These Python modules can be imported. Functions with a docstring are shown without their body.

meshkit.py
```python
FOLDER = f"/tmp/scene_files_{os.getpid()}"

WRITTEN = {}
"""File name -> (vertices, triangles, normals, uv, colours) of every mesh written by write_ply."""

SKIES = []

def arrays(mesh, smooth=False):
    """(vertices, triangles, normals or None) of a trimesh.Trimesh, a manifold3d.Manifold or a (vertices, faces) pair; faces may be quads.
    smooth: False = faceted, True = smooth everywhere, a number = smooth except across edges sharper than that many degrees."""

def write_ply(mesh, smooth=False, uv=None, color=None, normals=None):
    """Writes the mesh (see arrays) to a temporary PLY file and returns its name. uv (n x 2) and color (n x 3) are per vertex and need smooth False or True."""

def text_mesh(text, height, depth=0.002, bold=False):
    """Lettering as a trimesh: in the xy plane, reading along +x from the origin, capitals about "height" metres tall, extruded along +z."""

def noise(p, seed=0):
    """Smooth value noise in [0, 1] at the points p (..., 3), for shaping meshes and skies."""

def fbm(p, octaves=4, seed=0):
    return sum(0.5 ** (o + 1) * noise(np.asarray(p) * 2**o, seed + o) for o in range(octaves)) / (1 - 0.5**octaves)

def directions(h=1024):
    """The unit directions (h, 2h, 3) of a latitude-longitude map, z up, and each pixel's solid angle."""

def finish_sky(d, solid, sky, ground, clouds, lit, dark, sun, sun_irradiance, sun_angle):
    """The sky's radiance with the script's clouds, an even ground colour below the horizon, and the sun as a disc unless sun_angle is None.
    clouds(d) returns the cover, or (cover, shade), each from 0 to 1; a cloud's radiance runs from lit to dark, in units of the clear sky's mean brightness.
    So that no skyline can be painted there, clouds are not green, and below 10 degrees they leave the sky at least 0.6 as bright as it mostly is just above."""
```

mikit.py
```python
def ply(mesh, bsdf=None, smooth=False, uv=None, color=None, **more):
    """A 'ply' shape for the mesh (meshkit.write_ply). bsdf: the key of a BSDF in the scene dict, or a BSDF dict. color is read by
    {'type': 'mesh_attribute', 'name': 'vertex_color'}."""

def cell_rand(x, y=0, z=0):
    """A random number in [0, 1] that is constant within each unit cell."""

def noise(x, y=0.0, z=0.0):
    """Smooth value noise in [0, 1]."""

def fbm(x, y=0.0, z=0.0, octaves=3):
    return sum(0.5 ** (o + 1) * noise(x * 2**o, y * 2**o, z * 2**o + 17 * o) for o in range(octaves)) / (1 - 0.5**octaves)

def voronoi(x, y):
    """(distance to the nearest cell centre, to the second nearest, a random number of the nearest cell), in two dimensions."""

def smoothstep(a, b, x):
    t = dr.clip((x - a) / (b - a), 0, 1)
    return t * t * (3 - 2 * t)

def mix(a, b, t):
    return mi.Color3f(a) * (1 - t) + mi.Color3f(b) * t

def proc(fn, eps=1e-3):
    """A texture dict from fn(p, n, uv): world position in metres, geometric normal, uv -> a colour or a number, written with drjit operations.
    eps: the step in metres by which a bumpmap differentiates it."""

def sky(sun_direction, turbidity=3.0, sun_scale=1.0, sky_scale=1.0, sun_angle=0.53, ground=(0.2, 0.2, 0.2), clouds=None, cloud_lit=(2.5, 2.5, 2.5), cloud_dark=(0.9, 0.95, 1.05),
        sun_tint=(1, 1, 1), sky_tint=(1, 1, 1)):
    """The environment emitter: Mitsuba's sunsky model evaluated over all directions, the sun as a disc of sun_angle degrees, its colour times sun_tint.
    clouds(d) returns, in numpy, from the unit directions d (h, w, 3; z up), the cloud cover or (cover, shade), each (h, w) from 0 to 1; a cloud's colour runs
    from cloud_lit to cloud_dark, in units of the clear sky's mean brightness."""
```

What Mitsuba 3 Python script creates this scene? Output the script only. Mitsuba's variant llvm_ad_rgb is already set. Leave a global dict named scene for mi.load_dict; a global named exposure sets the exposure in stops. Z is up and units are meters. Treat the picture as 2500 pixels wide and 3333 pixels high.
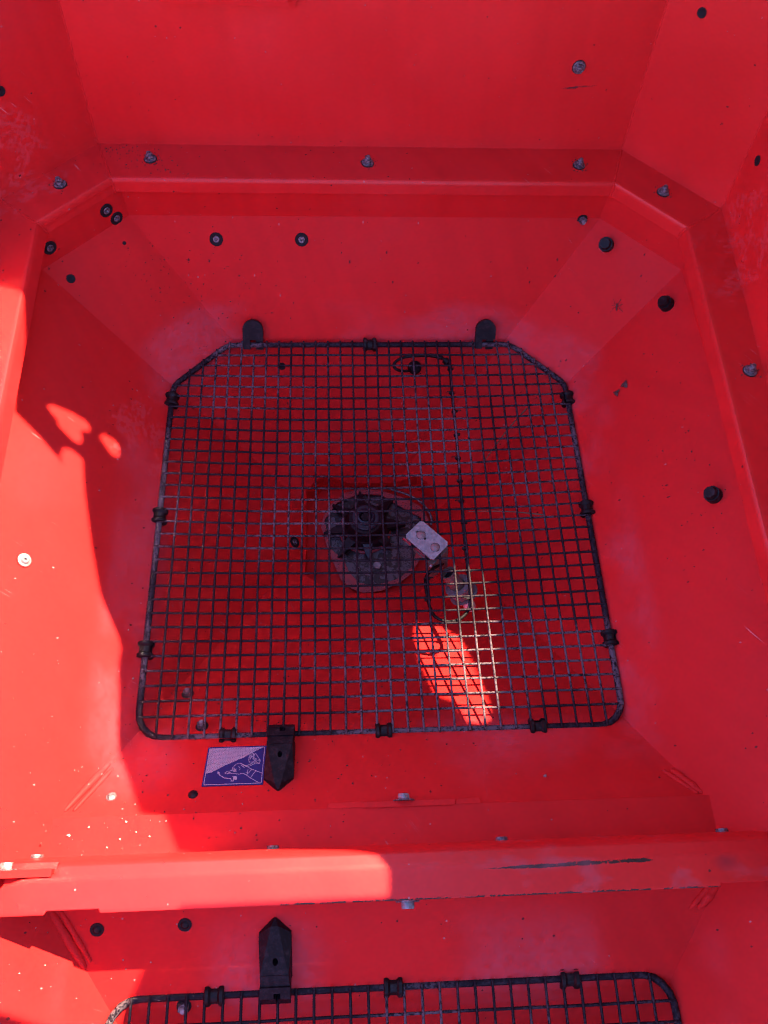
import math
import numpy as np
import trimesh
import mitsuba as mi
import drjit as dr
import manifold3d as m3
import shapely
from shapely.geometry import Polygon, LineString, box as sbox, Point
from shapely import affinity
import meshkit
import mikit
from mikit import proc, noise, fbm, voronoi, cell_rand, smoothstep, mix

T = mi.ScalarTransform4f
rng = np.random.default_rng(7)
scene, labels = {}, {}

# ------------------------------------------------------------------ camera, light, exposure
CAM = np.array([-0.05267, -0.51907, 1.01342])
LOOK = np.array([0.0554951, 0.4545748, -0.8889781])
UP = np.array([0.0143902, 0.8898935, 0.4559413])
scene['camera'] = {'type': 'perspective', 'fov': 2 * math.degrees(math.atan(1250 / 2525.0)), 'fov_axis': 'x',
                   'to_world': T().look_at(origin=CAM.tolist(), target=(CAM + LOOK).tolist(), up=UP.tolist()),
                   'near_clip': 0.02, 'far_clip': 100.0}
SUN = (0.5, 0.51, 1.0)
scene['sky'] = mikit.sky(SUN, turbidity=3.0, sky_scale=1.15, sun_tint=(1.0, 0.95, 0.82), sky_tint=(0.98, 1.0, 1.22))
exposure = 4.38

# ------------------------------------------------------------------ materials


def lin(r, g, b):
    f = lambda c: c / 12.92 if c <= 0.04045 else ((c + 0.055) / 1.055) ** 2.4
    return [f(c / 255) for c in (r, g, b)]


def sstep(a, b, x):
    return smoothstep(a, b, x)


RED = mi.Color3f(0.52, 0.0138, 0.0142)
DUST = mi.Color3f(0.44, 0.085, 0.115)


def paint(p, n, uv):
    x, y, z = p.x, p.y, p.z
    run = fbm(x * 55 + y * 35, y * 9 + 3, z * 5, 2)
    base = RED * (0.74 + 0.34 * fbm(x * 4, y * 4, z * 4, 4) + 0.12 * run + 0.06 * noise(x * 350, y * 350, z * 350))
    # pale fertiliser dust: broad films and a scuffed band round the sieve
    film = fbm(x * 7 + 3, y * 7, z * 7 + 9, 4)
    fine = fbm(x * 160, y * 160, z * 160, 2)
    d = dr.maximum(dr.abs(x), dr.abs(y)) - 0.33
    d2 = dr.maximum(dr.abs(x), dr.abs(y + 0.914)) - 0.33
    dd = dr.minimum(dr.maximum(d, 0), dr.maximum(d2, 0))
    band = (1 - sstep(0.0, 0.085, dd)) * sstep(-0.03, 0.0, z) * (1 - sstep(0.035, 0.058, z))
    amount = 0.05 * sstep(0.52, 0.80, film) + 0.38 * band * sstep(0.40, 0.66, film)
    base = mix(base, DUST, dr.clip(amount * (0.30 + 1.0 * fine), 0, 0.72))
    # scuffed corners of the extension and rubbed patches left of the sieve
    sc1 = (1 - sstep(0.0, 0.075, dr.sqrt(dr.square(x + 0.490) + dr.square(y - 0.400) + 0.5 * dr.square(z - 0.255))))
    sc2 = (1 - sstep(0.0, 0.10, dr.sqrt(dr.square(x - 0.505) + 0.6 * dr.square(y - 0.270) + dr.square(z - 0.285))))
    sc3 = (1 - sstep(0.0, 0.10, dr.sqrt(4 * dr.square(x + 0.345) + dr.square(y - 0.120) + dr.square(z - 0.02))))
    streak = fbm(x * 190, y * 190 + 4, z * 190, 4)
    base = mix(base, mi.Color3f(0.60, 0.25, 0.31), dr.clip((sc1 + 0.9 * sc2 + 0.9 * sc3) * sstep(0.42, 0.74, streak) * sstep(0.40, 0.72, fbm(x * 30, y * 30, z * 30, 3)), 0, 0.06))
    # dark scrape below the stud on the far extension wall
    zc = 0.3235 + 0.10 * (x - 0.292) + 0.0007 * (noise(x * 120, 3.0, z * 60) - 0.5)
    hh = 0.0016 * sstep(0.266, 0.283, x) * (1 - sstep(0.285, 0.322, x)) * noise(x * 260, z * 1600, 5.0) * 1.6
    base = dr.select((y > 0.45) & (dr.abs(z - zc) < hh), mi.Color3f(0.09, 0.015, 0.018), base)
    # a dried splash on the ridge wall
    e2 = dr.sqrt(dr.square((x - 0.098) / 0.0200) + dr.square((y + 0.372) / 0.050)) + 0.50 * (fbm(x * 110, y * 110, 7.0, 3) - 0.5)
    ring_ = 0.6 * (1 - sstep(0.0, 0.022, dr.abs(e2 - 1))) * sstep(-0.414, -0.411, y) * (1 - sstep(-0.37, -0.33, y)) * sstep(0.086, 0.09, x)
    base = mix(base, mi.Color3f(0.62, 0.20, 0.22), dr.clip(0.22 * ring_ * (0.2 + 1.1 * fine), 0, 0.3))
    # fine scratches
    sx, sy = x * 0.8 + y * 0.6 + 0.5 * z, (y * 0.8 - x * 0.6) + 0.7 * z
    scr = noise(sx * 900, sy * 22, z * 30)
    where = sstep(0.60, 0.74, fbm(x * 9 + 50, y * 9, z * 9, 2))
    base = mix(base, mi.Color3f(0.62, 0.26, 0.28), 0.55 * where * sstep(0.90, 0.97, scr))
    # small pale chips and grains, denser low on the near left side
    ax_, ay_, az_ = dr.abs(n.x), dr.abs(n.y), dr.abs(n.z)
    flat = az_ > 0.5
    a = dr.select(flat | (ay_ >= ax_), x, y)
    b = dr.select(flat, y, z)
    v, _, r = voronoi(a * 70 + 11, b * 70 + 5)
    near = sstep(0.05, -0.45, y) * sstep(0.0, -0.3, x)
    keep = r < (0.05 + 0.03 * near)
    pale = keep & (v < 0.02 + 0.060 * cell_rand(r * 9173, 3))
    base = dr.select(pale, mix(base, mi.Color3f(0.50, 0.20, 0.21), 0.6), base)
    # dark grit
    v2, _, r2 = voronoi(a * 55 - 7, b * 55 + 31)
    clump = sstep(0.45, 0.62, fbm(x * 6 - 9, y * 6, z * 6 + 2, 2))
    dark = (r2 < 0.03 + 0.17 * clump) & (v2 < 0.018 + 0.055 * cell_rand(r2 * 7919, 5))
    base = dr.select(dark, mi.Color3f(0.10, 0.012, 0.014), base)
    return base


def paint_bump(p, n, uv):
    return 0.00003 * noise(p.x * 420, p.y * 420, p.z * 420) + 0.0018 * fbm(p.x * 11, p.y * 11, p.z * 11, 2)


def paint_rough(p, n, uv):
    return 0.28 + 0.16 * fbm(p.x * 8 + 3, p.y * 8, p.z * 8 + 9, 3)


def two(b):
    return {'type': 'twosided', 'bsdf': b}


scene['red_paint'] = two({'type': 'bumpmap', 'arbitrary': proc(paint_bump, eps=8e-4), 'scale': 1.0,
                          'bsdf': {'type': 'principled', 'base_color': proc(paint), 'roughness': 0.55, 'specular': 0.09}})       # low gloss keeps bright sky reflections off the funnel walls
scene['rim_paint'] = two({'type': 'bumpmap', 'arbitrary': proc(paint_bump, eps=8e-4), 'scale': 1.0,
                          'bsdf': {'type': 'principled', 'base_color': proc(paint), 'roughness': proc(paint_rough), 'specular': 0.24}})


scene['gloss_paint'] = two({'type': 'principled', 'base_color': proc(paint), 'roughness': 0.13, 'specular': 0.5})


def capcolor(p, n, uv):
    x, y, z = p.x, p.y, p.z
    c = paint(p, n, uv)
    # rubbed-through, rusty strip along the bend and rust along the lower lip
    w = fbm(x * 60, y * 200, z * 200, 3)
    yc = -0.4862 + 0.0022 * sstep(0.10, 0.28, x)
    half = 0.0021 * sstep(0.085, 0.15, x) * (1 - sstep(0.262, 0.275, x))
    edge_ = fbm(x * 420, y * 420, 4.0, 3)
    worn = (dr.abs(y - yc + 0.0016 * (edge_ - 0.5)) < half * (0.30 + 1.1 * w)) & (edge_ + 0.5 * w > 0.52) & (z > 0.1)
    rust = mix(mi.Color3f(0.012, 0.006, 0.005), mi.Color3f(0.055, 0.026, 0.022), noise(x * 900, y * 900, z * 900))
    c = dr.select(worn, rust, c)
    lip = (y < -0.5114 + 0.0026 * (edge_ - 0.5)) & (x > -0.12) & (z > 0.1)
    c = dr.select(lip & (noise(x * 120, 1.0, 2.0) + 0.4 * edge_ > 0.42), rust, c)
    scuff = sstep(0.55, 0.8, fbm(x * 30, y * 60, z * 30, 3)) * sstep(-0.02, 0.1, x)
    blot = sstep(0.012, 0.0, dr.sqrt(dr.square((x - 0.352) * 0.6) + dr.square(y + 0.489)))
    c = mix(c, mi.Color3f(0.30, 0.10, 0.13), 0.30 * scuff)
    return mix(c, mi.Color3f(0.11, 0.02, 0.03), 0.5 * blot)


scene['cap_paint'] = two({'type': 'bumpmap', 'arbitrary': proc(paint_bump, eps=8e-4), 'scale': 1.0,
                          'bsdf': {'type': 'principled', 'base_color': proc(capcolor), 'roughness': 0.40, 'specular': 0.26}})


def wire_color(p, n, uv):
    s = noise(p.x * 700, p.y * 700, p.z * 700)
    s2 = fbm(p.x * 260 + 8, p.y * 260, p.z * 260, 2)
    worn = fbm(p.x * 9 + 4, p.y * 9 - 2, 1.0, 2)
    k = sstep(0.38, 0.62, 0.5 * s + 0.5 * s2 + 0.30 * (worn - 0.5))
    return mix(mi.Color3f(0.009, 0.005, 0.009), mi.Color3f(0.105, 0.076, 0.090), k * (0.18 + 0.82 * sstep(0.40, 0.62, worn)))


scene['wire_steel'] = {'type': 'principled', 'base_color': proc(wire_color), 'roughness': 0.6, 'specular': 0.14}


def rubber_color(p, n, uv):
    return mix(mi.Color3f(0.006, 0.004, 0.005), mi.Color3f(0.026, 0.018, 0.021), sstep(0.5, 0.8, fbm(p.x * 150, p.y * 150, p.z * 150, 3)))


scene['rubber'] = {'type': 'principled', 'base_color': proc(rubber_color), 'roughness': 0.5, 'specular': 0.2}


def plastic_color(p, n, uv):
    f = fbm(p.x * 170, p.y * 170, p.z * 170, 3)
    g = fbm(p.x * 700, p.y * 700, p.z * 700, 2)
    return mix(mi.Color3f(0.005, 0.003, 0.005), mi.Color3f(0.022, 0.014, 0.018), sstep(0.40, 0.80, 0.6 * f + 0.4 * g))


scene['black_plastic'] = {'type': 'principled', 'base_color': proc(plastic_color), 'roughness': 0.55, 'specular': 0.16}
scene['ink_black'] = {'type': 'principled', 'base_color': {'type': 'rgb', 'value': [0.008, 0.006, 0.008]}, 'roughness': 0.7, 'specular': 0.2}


def steel_color(p, n, uv):
    f = fbm(p.x * 300, p.y * 300, p.z * 300, 3)
    return mix(mi.Color3f(0.17, 0.152, 0.165), mi.Color3f(0.25, 0.225, 0.240), sstep(0.3, 0.7, f))


def dull_color(p, n, uv):
    f = fbm(p.x * 500, p.y * 500, p.z * 500, 3)
    return mix(mi.Color3f(0.035, 0.025, 0.032), mi.Color3f(0.19, 0.15, 0.17), sstep(0.3, 0.75, f))


scene['zinc'] = {'type': 'principled', 'base_color': proc(steel_color), 'roughness': 0.5, 'metallic': 0.25, 'specular': 0.5}
scene['dull_steel'] = {'type': 'principled', 'base_color': proc(dull_color), 'roughness': 0.5, 'metallic': 0.25, 'specular': 0.5}


def mottled(p, n, uv):
    a = fbm(p.x * 120, p.y * 120, p.z * 90, 4)
    v, _, r = voronoi(p.x * 420, p.y * 420)
    c = mix(mi.Color3f(0.022, 0.010, 0.013), mi.Color3f(0.085, 0.063, 0.080), sstep(0.44, 0.60, a))
    return dr.select((r < 0.45) & (v < 0.42) & (fbm(p.x * 50 + 5, p.y * 50, 0.0, 2) > 0.42), mi.Color3f(0.03, 0.012, 0.014), c)


scene['mottled_steel'] = two({'type': 'principled', 'base_color': proc(mottled), 'roughness': 0.42, 'metallic': 0.3, 'specular': 0.5})


def ringcolor(p, n, uv):
    v, _, r = voronoi(p.x * 330, p.y * 330)
    c = mix(mi.Color3f(0.34, 0.014, 0.02), mi.Color3f(0.26, 0.05, 0.065), fbm(p.x * 60, p.y * 60, 0.0, 3))
    k = fbm(p.x * 45 + 5, p.y * 45, 3.0, 2)
    return dr.select((v < 0.26) & (k > 0.48) & (r < 0.55), mi.Color3f(0.06, 0.014, 0.016), c)


scene['worn_ring'] = two({'type': 'principled', 'base_color': proc(ringcolor), 'roughness': 0.5, 'specular': 0.4})


def plum(p, n, uv):
    return mix(mi.Color3f(0.008, 0.0035, 0.006), mi.Color3f(0.020, 0.008, 0.012), fbm(p.x * 120, p.y * 120, p.z * 120, 3))


scene['dark_cast'] = {'type': 'principled', 'base_color': proc(plum), 'roughness': 0.5, 'specular': 0.2}
for nm, rgb, ro in (('bluish_metal', [0.016, 0.015, 0.030], 0.35), ('pale_sensor_tip', [0.50, 0.36, 0.36], 0.35), ('grey_holder', [0.16, 0.13, 0.135], 0.5), ('tube_steel', [0.13, 0.09, 0.08], 0.45), ('rivet_steel', [0.17, 0.125, 0.12], 0.5),
                    ('print_blue', [0.014, 0.020, 0.115], 0.35), ('print_white', [0.33, 0.28, 0.35], 0.45), ('straw_dry', [0.09, 0.05, 0.03], 0.7), ('insect_brown', [0.06, 0.033, 0.028], 0.7),
                    ('shade_sheet_grey', [0.30, 0.29, 0.30], 0.6), ('pale_grain', [0.36, 0.28, 0.27], 0.7), ('dirt_brown', [0.055, 0.022, 0.020], 0.8), ('grey_crumb', [0.22, 0.15, 0.16], 0.8)):
    b = {'type': 'principled', 'base_color': {'type': 'rgb', 'value': rgb}, 'roughness': ro, 'specular': 0.4}
    scene[nm] = b
scene['shade_sheet_grey'] = {'type': 'principledthin', 'base_color': {'type': 'rgb', 'value': [0.30, 0.29, 0.30]}, 'roughness': 0.6, 'diff_trans': 0.09}  # thin, slightly translucent grey of the unseen sheet that shades the hopper

for nm in [k for k, b in scene.items() if b.get('type') == 'principled' and k != 'shade_sheet_grey']:
    scene[nm] = two(scene[nm])

# ------------------------------------------------------------------ helpers
count = {}


def numbered(key):
    k = count.get(key, 0)
    count[key] = k + 1
    return key if k == 0 else f'{key}_{k:03d}'


def add(key, mesh, mat, smooth=30, label=None, category=None, group=None, kind=None, **more):
    key = numbered(key)
    scene[key] = mikit.ply(mesh, mat, smooth=smooth, **more)
    tag(key, label, category, group, kind)
    return key


def tag(key, label=None, category=None, group=None, kind=None):
    d = {k: v for k, v in (('label', label), ('category', category), ('group', group), ('kind', kind)) if v}
    if d:
        labels[key] = d


def frame(n, ref=(0, 0, 1)):
    n = np.asarray(n, float) / np.linalg.norm(n)
    ref = np.asarray(ref, float)
    if abs(n @ ref) > 0.98:
        ref = np.array([0, 1.0, 0])
    v = ref - n * (ref @ n)
    v /= np.linalg.norm(v)
    u = np.cross(v, n)
    return np.stack([u, v, n], 1)           # columns u, v, n


def place(mesh, c, n, ref=(0, 0, 1), spin=0.0):
    m = mesh.copy()
    R = np.eye(4)
    F = frame(n, ref)
    s, k = math.sin(spin), math.cos(spin)
    R[:3, :3] = F @ np.array([[k, -s, 0], [s, k, 0], [0, 0, 1]])
    R[:3, 3] = c
    m.apply_transform(R)
    return m


def lathe(profile, sections=28):
    m = trimesh.creation.revolve(np.asarray(profile, float), sections=sections)
    if m.volume < 0:
        m.invert()
    return m


def cyl(r, h, sections=24, bevel=0.0):
    b = min(bevel, 0.45 * h, 0.45 * r)
    return lathe([(0, 0), (r, 0), (r, h - b), (r - b, h), (0, h)], sections)


def ex(poly, h):
    parts = [trimesh.creation.extrude_polygon(g, h, engine='earcut') for g in getattr(poly, 'geoms', [poly]) if g.area > 1e-12]
    return trimesh.util.concatenate(parts)


def tube(path, r, sides=8, closed=False, radii=None):
    P = np.asarray(path, float)
    n = len(P)
    t = np.gradient(P, axis=0) if not closed else np.roll(P, -1, 0) - np.roll(P, 1, 0)
    t /= np.linalg.norm(t, axis=1, keepdims=True)
    ref = np.array([0, 0, 1.0]) if abs(t[:, 2]).max() < 0.95 else np.array([0.31, 0.87, 0.2])
    u = np.cross(t, ref)
    u /= np.linalg.norm(u, axis=1, keepdims=True)
    w = np.cross(u, t)
    ang = np.arange(sides) * 2 * math.pi / sides
    rr = np.full(n, r) if radii is None else np.asarray(radii)
    V = (P[:, None] + rr[:, None, None] * (np.cos(ang)[None, :, None] * u[:, None] + np.sin(ang)[None, :, None] * w[:, None])).reshape(-1, 3)
    F = []
    for i in range(n if closed else n - 1):
        j = (i + 1) % n
        for k in range(sides):
            l = (k + 1) % sides
            F += [(i * sides + k, j * sides + l, j * sides + k), (i * sides + k, i * sides + l, j * sides + l)]
    if not closed:
        V = np.vstack([V, P[:1], P[-1:]])
        a, b = n * sides, n * sides + 1
        for k in range(sides):
            l = (k + 1) % sides
            F += [(a, l, k), (b, (n - 1) * sides + k, (n - 1) * sides + l)]
    m = trimesh.Trimesh(V, np.array(F), process=False)
    return m


def spline(pts, k=8):
    from scipy.interpolate import CubicSpline
    P = np.asarray(pts, float)
    s = np.r_[0, np.cumsum(np.linalg.norm(np.diff(P, axis=0), axis=1) ** 0.6)]
    return CubicSpline(s, P)(np.linspace(0, s[-1], k * (len(P) - 1) + 1))


def hull(points):
    return m3.Manifold.hull_points(np.asarray(points, float).tolist()) if hasattr(m3.Manifold, 'hull_points') else m3.Manifold.batch_hull([m3.Manifold.sphere(1e-5, 6).translate(list(map(float, p))) for p in points])


def tm(man):
    m = man.to_mesh()
    return trimesh.Trimesh(m.vert_properties[:, :3], m.tri_verts, process=True)


def outline(poly):
    return m3.CrossSection([[(float(a), float(b)) for a, b in shapely.geometry.polygon.orient(poly).exterior.coords[:-1]]])


def joined(ms):
    return trimesh.util.concatenate(ms)


def mirror(mesh):
    """The other funnel: the machine is symmetric about the plane y = -0.457."""
    m = mesh.copy()
    m.vertices[:, 1] = -0.914 - m.vertices[:, 1]
    m.faces = m.faces[:, ::-1]
    return m


# ------------------------------------------------------------------ hopper: the funnel's planes as heights z(x, y)
H = 'fertilizer_hopper'
tag(H, 'bright red painted steel hopper of a fertilizer spreader with sloping funnel walls', 'hopper')
PL = {'far': (0, 1 / 0.62, -0.328 / 0.62), 'near': (0, -1 / 1.65, -0.322 / 1.65), 'right': (1 / 0.88, 0, -0.324 / 0.88), 'left': (-1 / 0.95, 0, -0.324 / 0.95),
      'chr': (1 / 1.40, 1 / 1.40, -0.561 / 1.40), 'chl': (-1 / 1.45, 1 / 1.45, -0.561 / 1.45)}
ZW, ZLEDGE, YC = 0.16, 0.061, -0.457
YLEDGE = -0.4145


def zof(k, x, y):
    a, b, c = PL[k]
    return a * x + b * y + c


def pnormal(k):
    a, b, _ = PL[k]
    n = np.array([-a, -b, 1.0])
    return n / np.linalg.norm(n)


def surf(x, y):
    """Height and panel of the funnel's inner surface above (x, y)."""
    if y < YC:
        y = -0.914 - y
    if y < YLEDGE and abs(x) < 0.384:
        return ZLEDGE, 'ledge'
    k = max(PL, key=lambda q: zof(q, x, y))
    return zof(k, x, y), k


def half(poly, a, b, c):
    """The part of the polygon where a x + b y + c >= 0."""
    n = math.hypot(a, b)
    if n < 1e-12:
        return poly
    a, b, c = a / n, b / n, c / n
    p = np.array([-a * c, -b * c])
    t, w = np.array([-b, a]), np.array([a, b])
    q = [p + 5 * t, p - 5 * t, p - 5 * t + 5 * w, p + 5 * t + 5 * w]
    return poly.intersection(Polygon(q))


TUBE = Polygon([(-0.066, -0.068), (0.072, -0.068), (0.118, -0.022), (0.118, 0.150), (0.088, 0.181), (-0.084, 0.181), (-0.114, 0.150), (-0.114, -0.022)])
domain = sbox(-0.6, YC, 0.6, 0.6)


def sheet(poly, zfun, thick, step=None):
    """A sheet-metal panel: plan polygon lifted to z(x, y), with thickness below."""
    out = []
    for g in getattr(poly, 'geoms', [poly]):
        if g.geom_type != 'Polygon' or g.area < 1e-8:
            continue
        v, f = trimesh.creation.triangulate_polygon(g, engine='earcut')
        v = np.asarray(v)
        top = np.c_[v, [zfun(*q) for q in v]]
        low = top - [0, 0, thick]
        n = len(v)
        e = trimesh.Trimesh(np.c_[v, np.zeros(n)], f, process=False)
        if e.face_normals[:, 2].sum() < 0:
            f = f[:, ::-1]
        edges = np.sort(np.vstack([f[:, [0, 1]], f[:, [1, 2]], f[:, [2, 0]]]), 1)
        raw = np.vstack([f[:, [0, 1]], f[:, [1, 2]], f[:, [2, 0]]])
        _, inv, cnt = np.unique(edges, axis=0, return_inverse=True, return_counts=True)
        rim = raw[cnt[inv.ravel()] == 1]
        side = np.vstack([np.c_[rim[:, 1], rim[:, 0], rim[:, 0] + n], np.c_[rim[:, 1], rim[:, 0] + n, rim[:, 1] + n]])
        out.append(trimesh.Trimesh(np.vstack([top, low]), np.vstack([f, f[:, ::-1] + n, side]), process=False))
    return joined(out)


names = {'far': 'far_funnel_wall', 'near': 'ridge_funnel_wall', 'right': 'side_funnel_wall', 'left': 'side_funnel_wall', 'chr': 'corner_funnel_wall', 'chl': 'corner_funnel_wall'}
wl = {'far': 'sloping far wall of the funnel behind the sieve', 'near': 'shallow wall below the divider that carries the blue sticker', 'right': 'right funnel wall with two black rubber stops',
      'left': 'left funnel wall with the big sunlit patch', 'chr': 'right corner panel with one black rubber stop', 'chl': 'left corner panel in dark shade'}


def ledge_end(k, g):
    """Beside the divider's ledge the side walls run on down to the ledge."""
    if k == 'near':
        return g.intersection(sbox(-1, YLEDGE, 1, 1))
    if k in ('left', 'right'):
        a, b, c = PL[k]
        e = half(half(sbox(-0.6, YC, 0.6, YLEDGE), a, b, c - ZLEDGE), -a, -b, ZW - c)
        return g.union(e.intersection(sbox(-1, YC, 0, 1) if k == 'left' else sbox(0, YC, 1, 1)))
    return g


for k in PL:
    a, b, c = PL[k]
    g = domain
    for q in PL:
        if q != k:
            g = half(g, a - PL[q][0], b - PL[q][1], c - PL[q][2])
    g = half(g, -a, -b, ZW - c)
    g = g.difference(TUBE)
    g = ledge_end(k, g)
    m = sheet(g, lambda x, y: zof(k, x, y), 0.003)
    add(f'{H}__{names[k]}', m, 'red_paint', False, label=wl[k])
for k in ('near', 'left', 'right', 'far', 'chl', 'chr'):
    a, b, c = PL[k]
    g = domain
    for q in PL:
        if q != k:
            g = half(g, a - PL[q][0], b - PL[q][1], c - PL[q][2])
    g = half(g, -a, -b, ZW - c).difference(TUBE)
    g = ledge_end(k, g)
    add(f'{H}__{names[k]}', mirror(sheet(g, lambda x, y: zof(k, x, y), 0.003)), 'red_paint', False)

# outlet: the upright box below the funnel and its floor
tp = np.array(TUBE.exterior.coords)[:-1]
n = len(tp)
tops = np.array([max(zof(k, *q) for k in PL) for q in tp])
# resample the box's upper edge where it crosses the funnel's folds
ring = []
for i in range(n):
    for s in np.linspace(0, 1, 13)[:-1]:
        ring.append(tp[i] * (1 - s) + tp[(i + 1) % n] * s)
ring = np.array(ring)
zt = np.array([max(zof(k, *q) for k in PL) for q in ring])
V = np.vstack([np.c_[ring, zt - 0.0015], np.c_[ring, np.full(len(ring), -0.262)]])
F = []
for i in range(len(ring)):
    j = (i + 1) % len(ring)
    F += [(i, j, len(ring) + j), (i, len(ring) + j, len(ring) + i)]
box_mesh = trimesh.Trimesh(V, np.array(F), process=False)
add(f'{H}__outlet_box', box_mesh, 'red_paint', False)
add(f'{H}__outlet_box', mirror(box_mesh), 'red_paint', False)
floor_m = ex(TUBE.buffer(0.004), 0.003)
floor_m.apply_translation([0, 0, -0.262])
add(f'{H}__outlet_floor', floor_m, 'red_paint', False)
add(f'{H}__outlet_floor', mirror(floor_m), 'red_paint', False)

# rim: upright strip, rolled lip, flat flange and extension walls, each a row of five panels (left, left corner, far, right corner, right)


def ring5(far, right, left, cr, cl, z, rn=None, ln=None):
    """Corner points of the rim at one height, from the near left end to the near right end."""
    rn = right if rn is None else rn
    ln = left if ln is None else ln
    return np.array([(ln, YC, z), (left, cl + left, z), (far - cl, far, z), (cr - far, far, z), (right, cr - right, z), (rn, YC, z)])


R_STRIP0 = ring5(0.4272, 0.4648, -0.476, 0.785, 0.793, 0.16)
R_STRIP1 = ring5(0.4272, 0.4648, -0.476, 0.785, 0.793, 0.222)
lips = [ring5(0.4190, 0.4430, -0.4550, 0.7765, 0.791, 0.2095, 0.417, -0.439),
        ring5(0.4212, 0.4462, -0.4590, 0.7795, 0.7945, 0.2230, 0.420, -0.443),
        ring5(0.4222, 0.4476, -0.4606, 0.7808, 0.796, 0.2268, 0.4215, -0.4446),
        ring5(0.4242, 0.4500, -0.4630, 0.7832, 0.7985, 0.2292, 0.424, -0.447),
        ring5(0.4268, 0.4530, -0.4660, 0.786, 0.8015, 0.2300, 0.427, -0.450)]
R_BASE = ring5(0.4955, 0.508, -0.518, 0.878, 0.896, 0.2300, 0.466, -0.478)
top_shift = 0.40
R_TOP = ring5(0.4955 + 0.1 * top_shift, 0.508, -0.518, 0.878 + 0.09 * top_shift, 0.896 + 0.09 * top_shift, 0.23 + top_shift, 0.470, -0.478)


R_TOP[0, 2], R_TOP[1, 2] = 0.42, 0.52  # left top edge, out of view, lowered to let in more skylight


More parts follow.
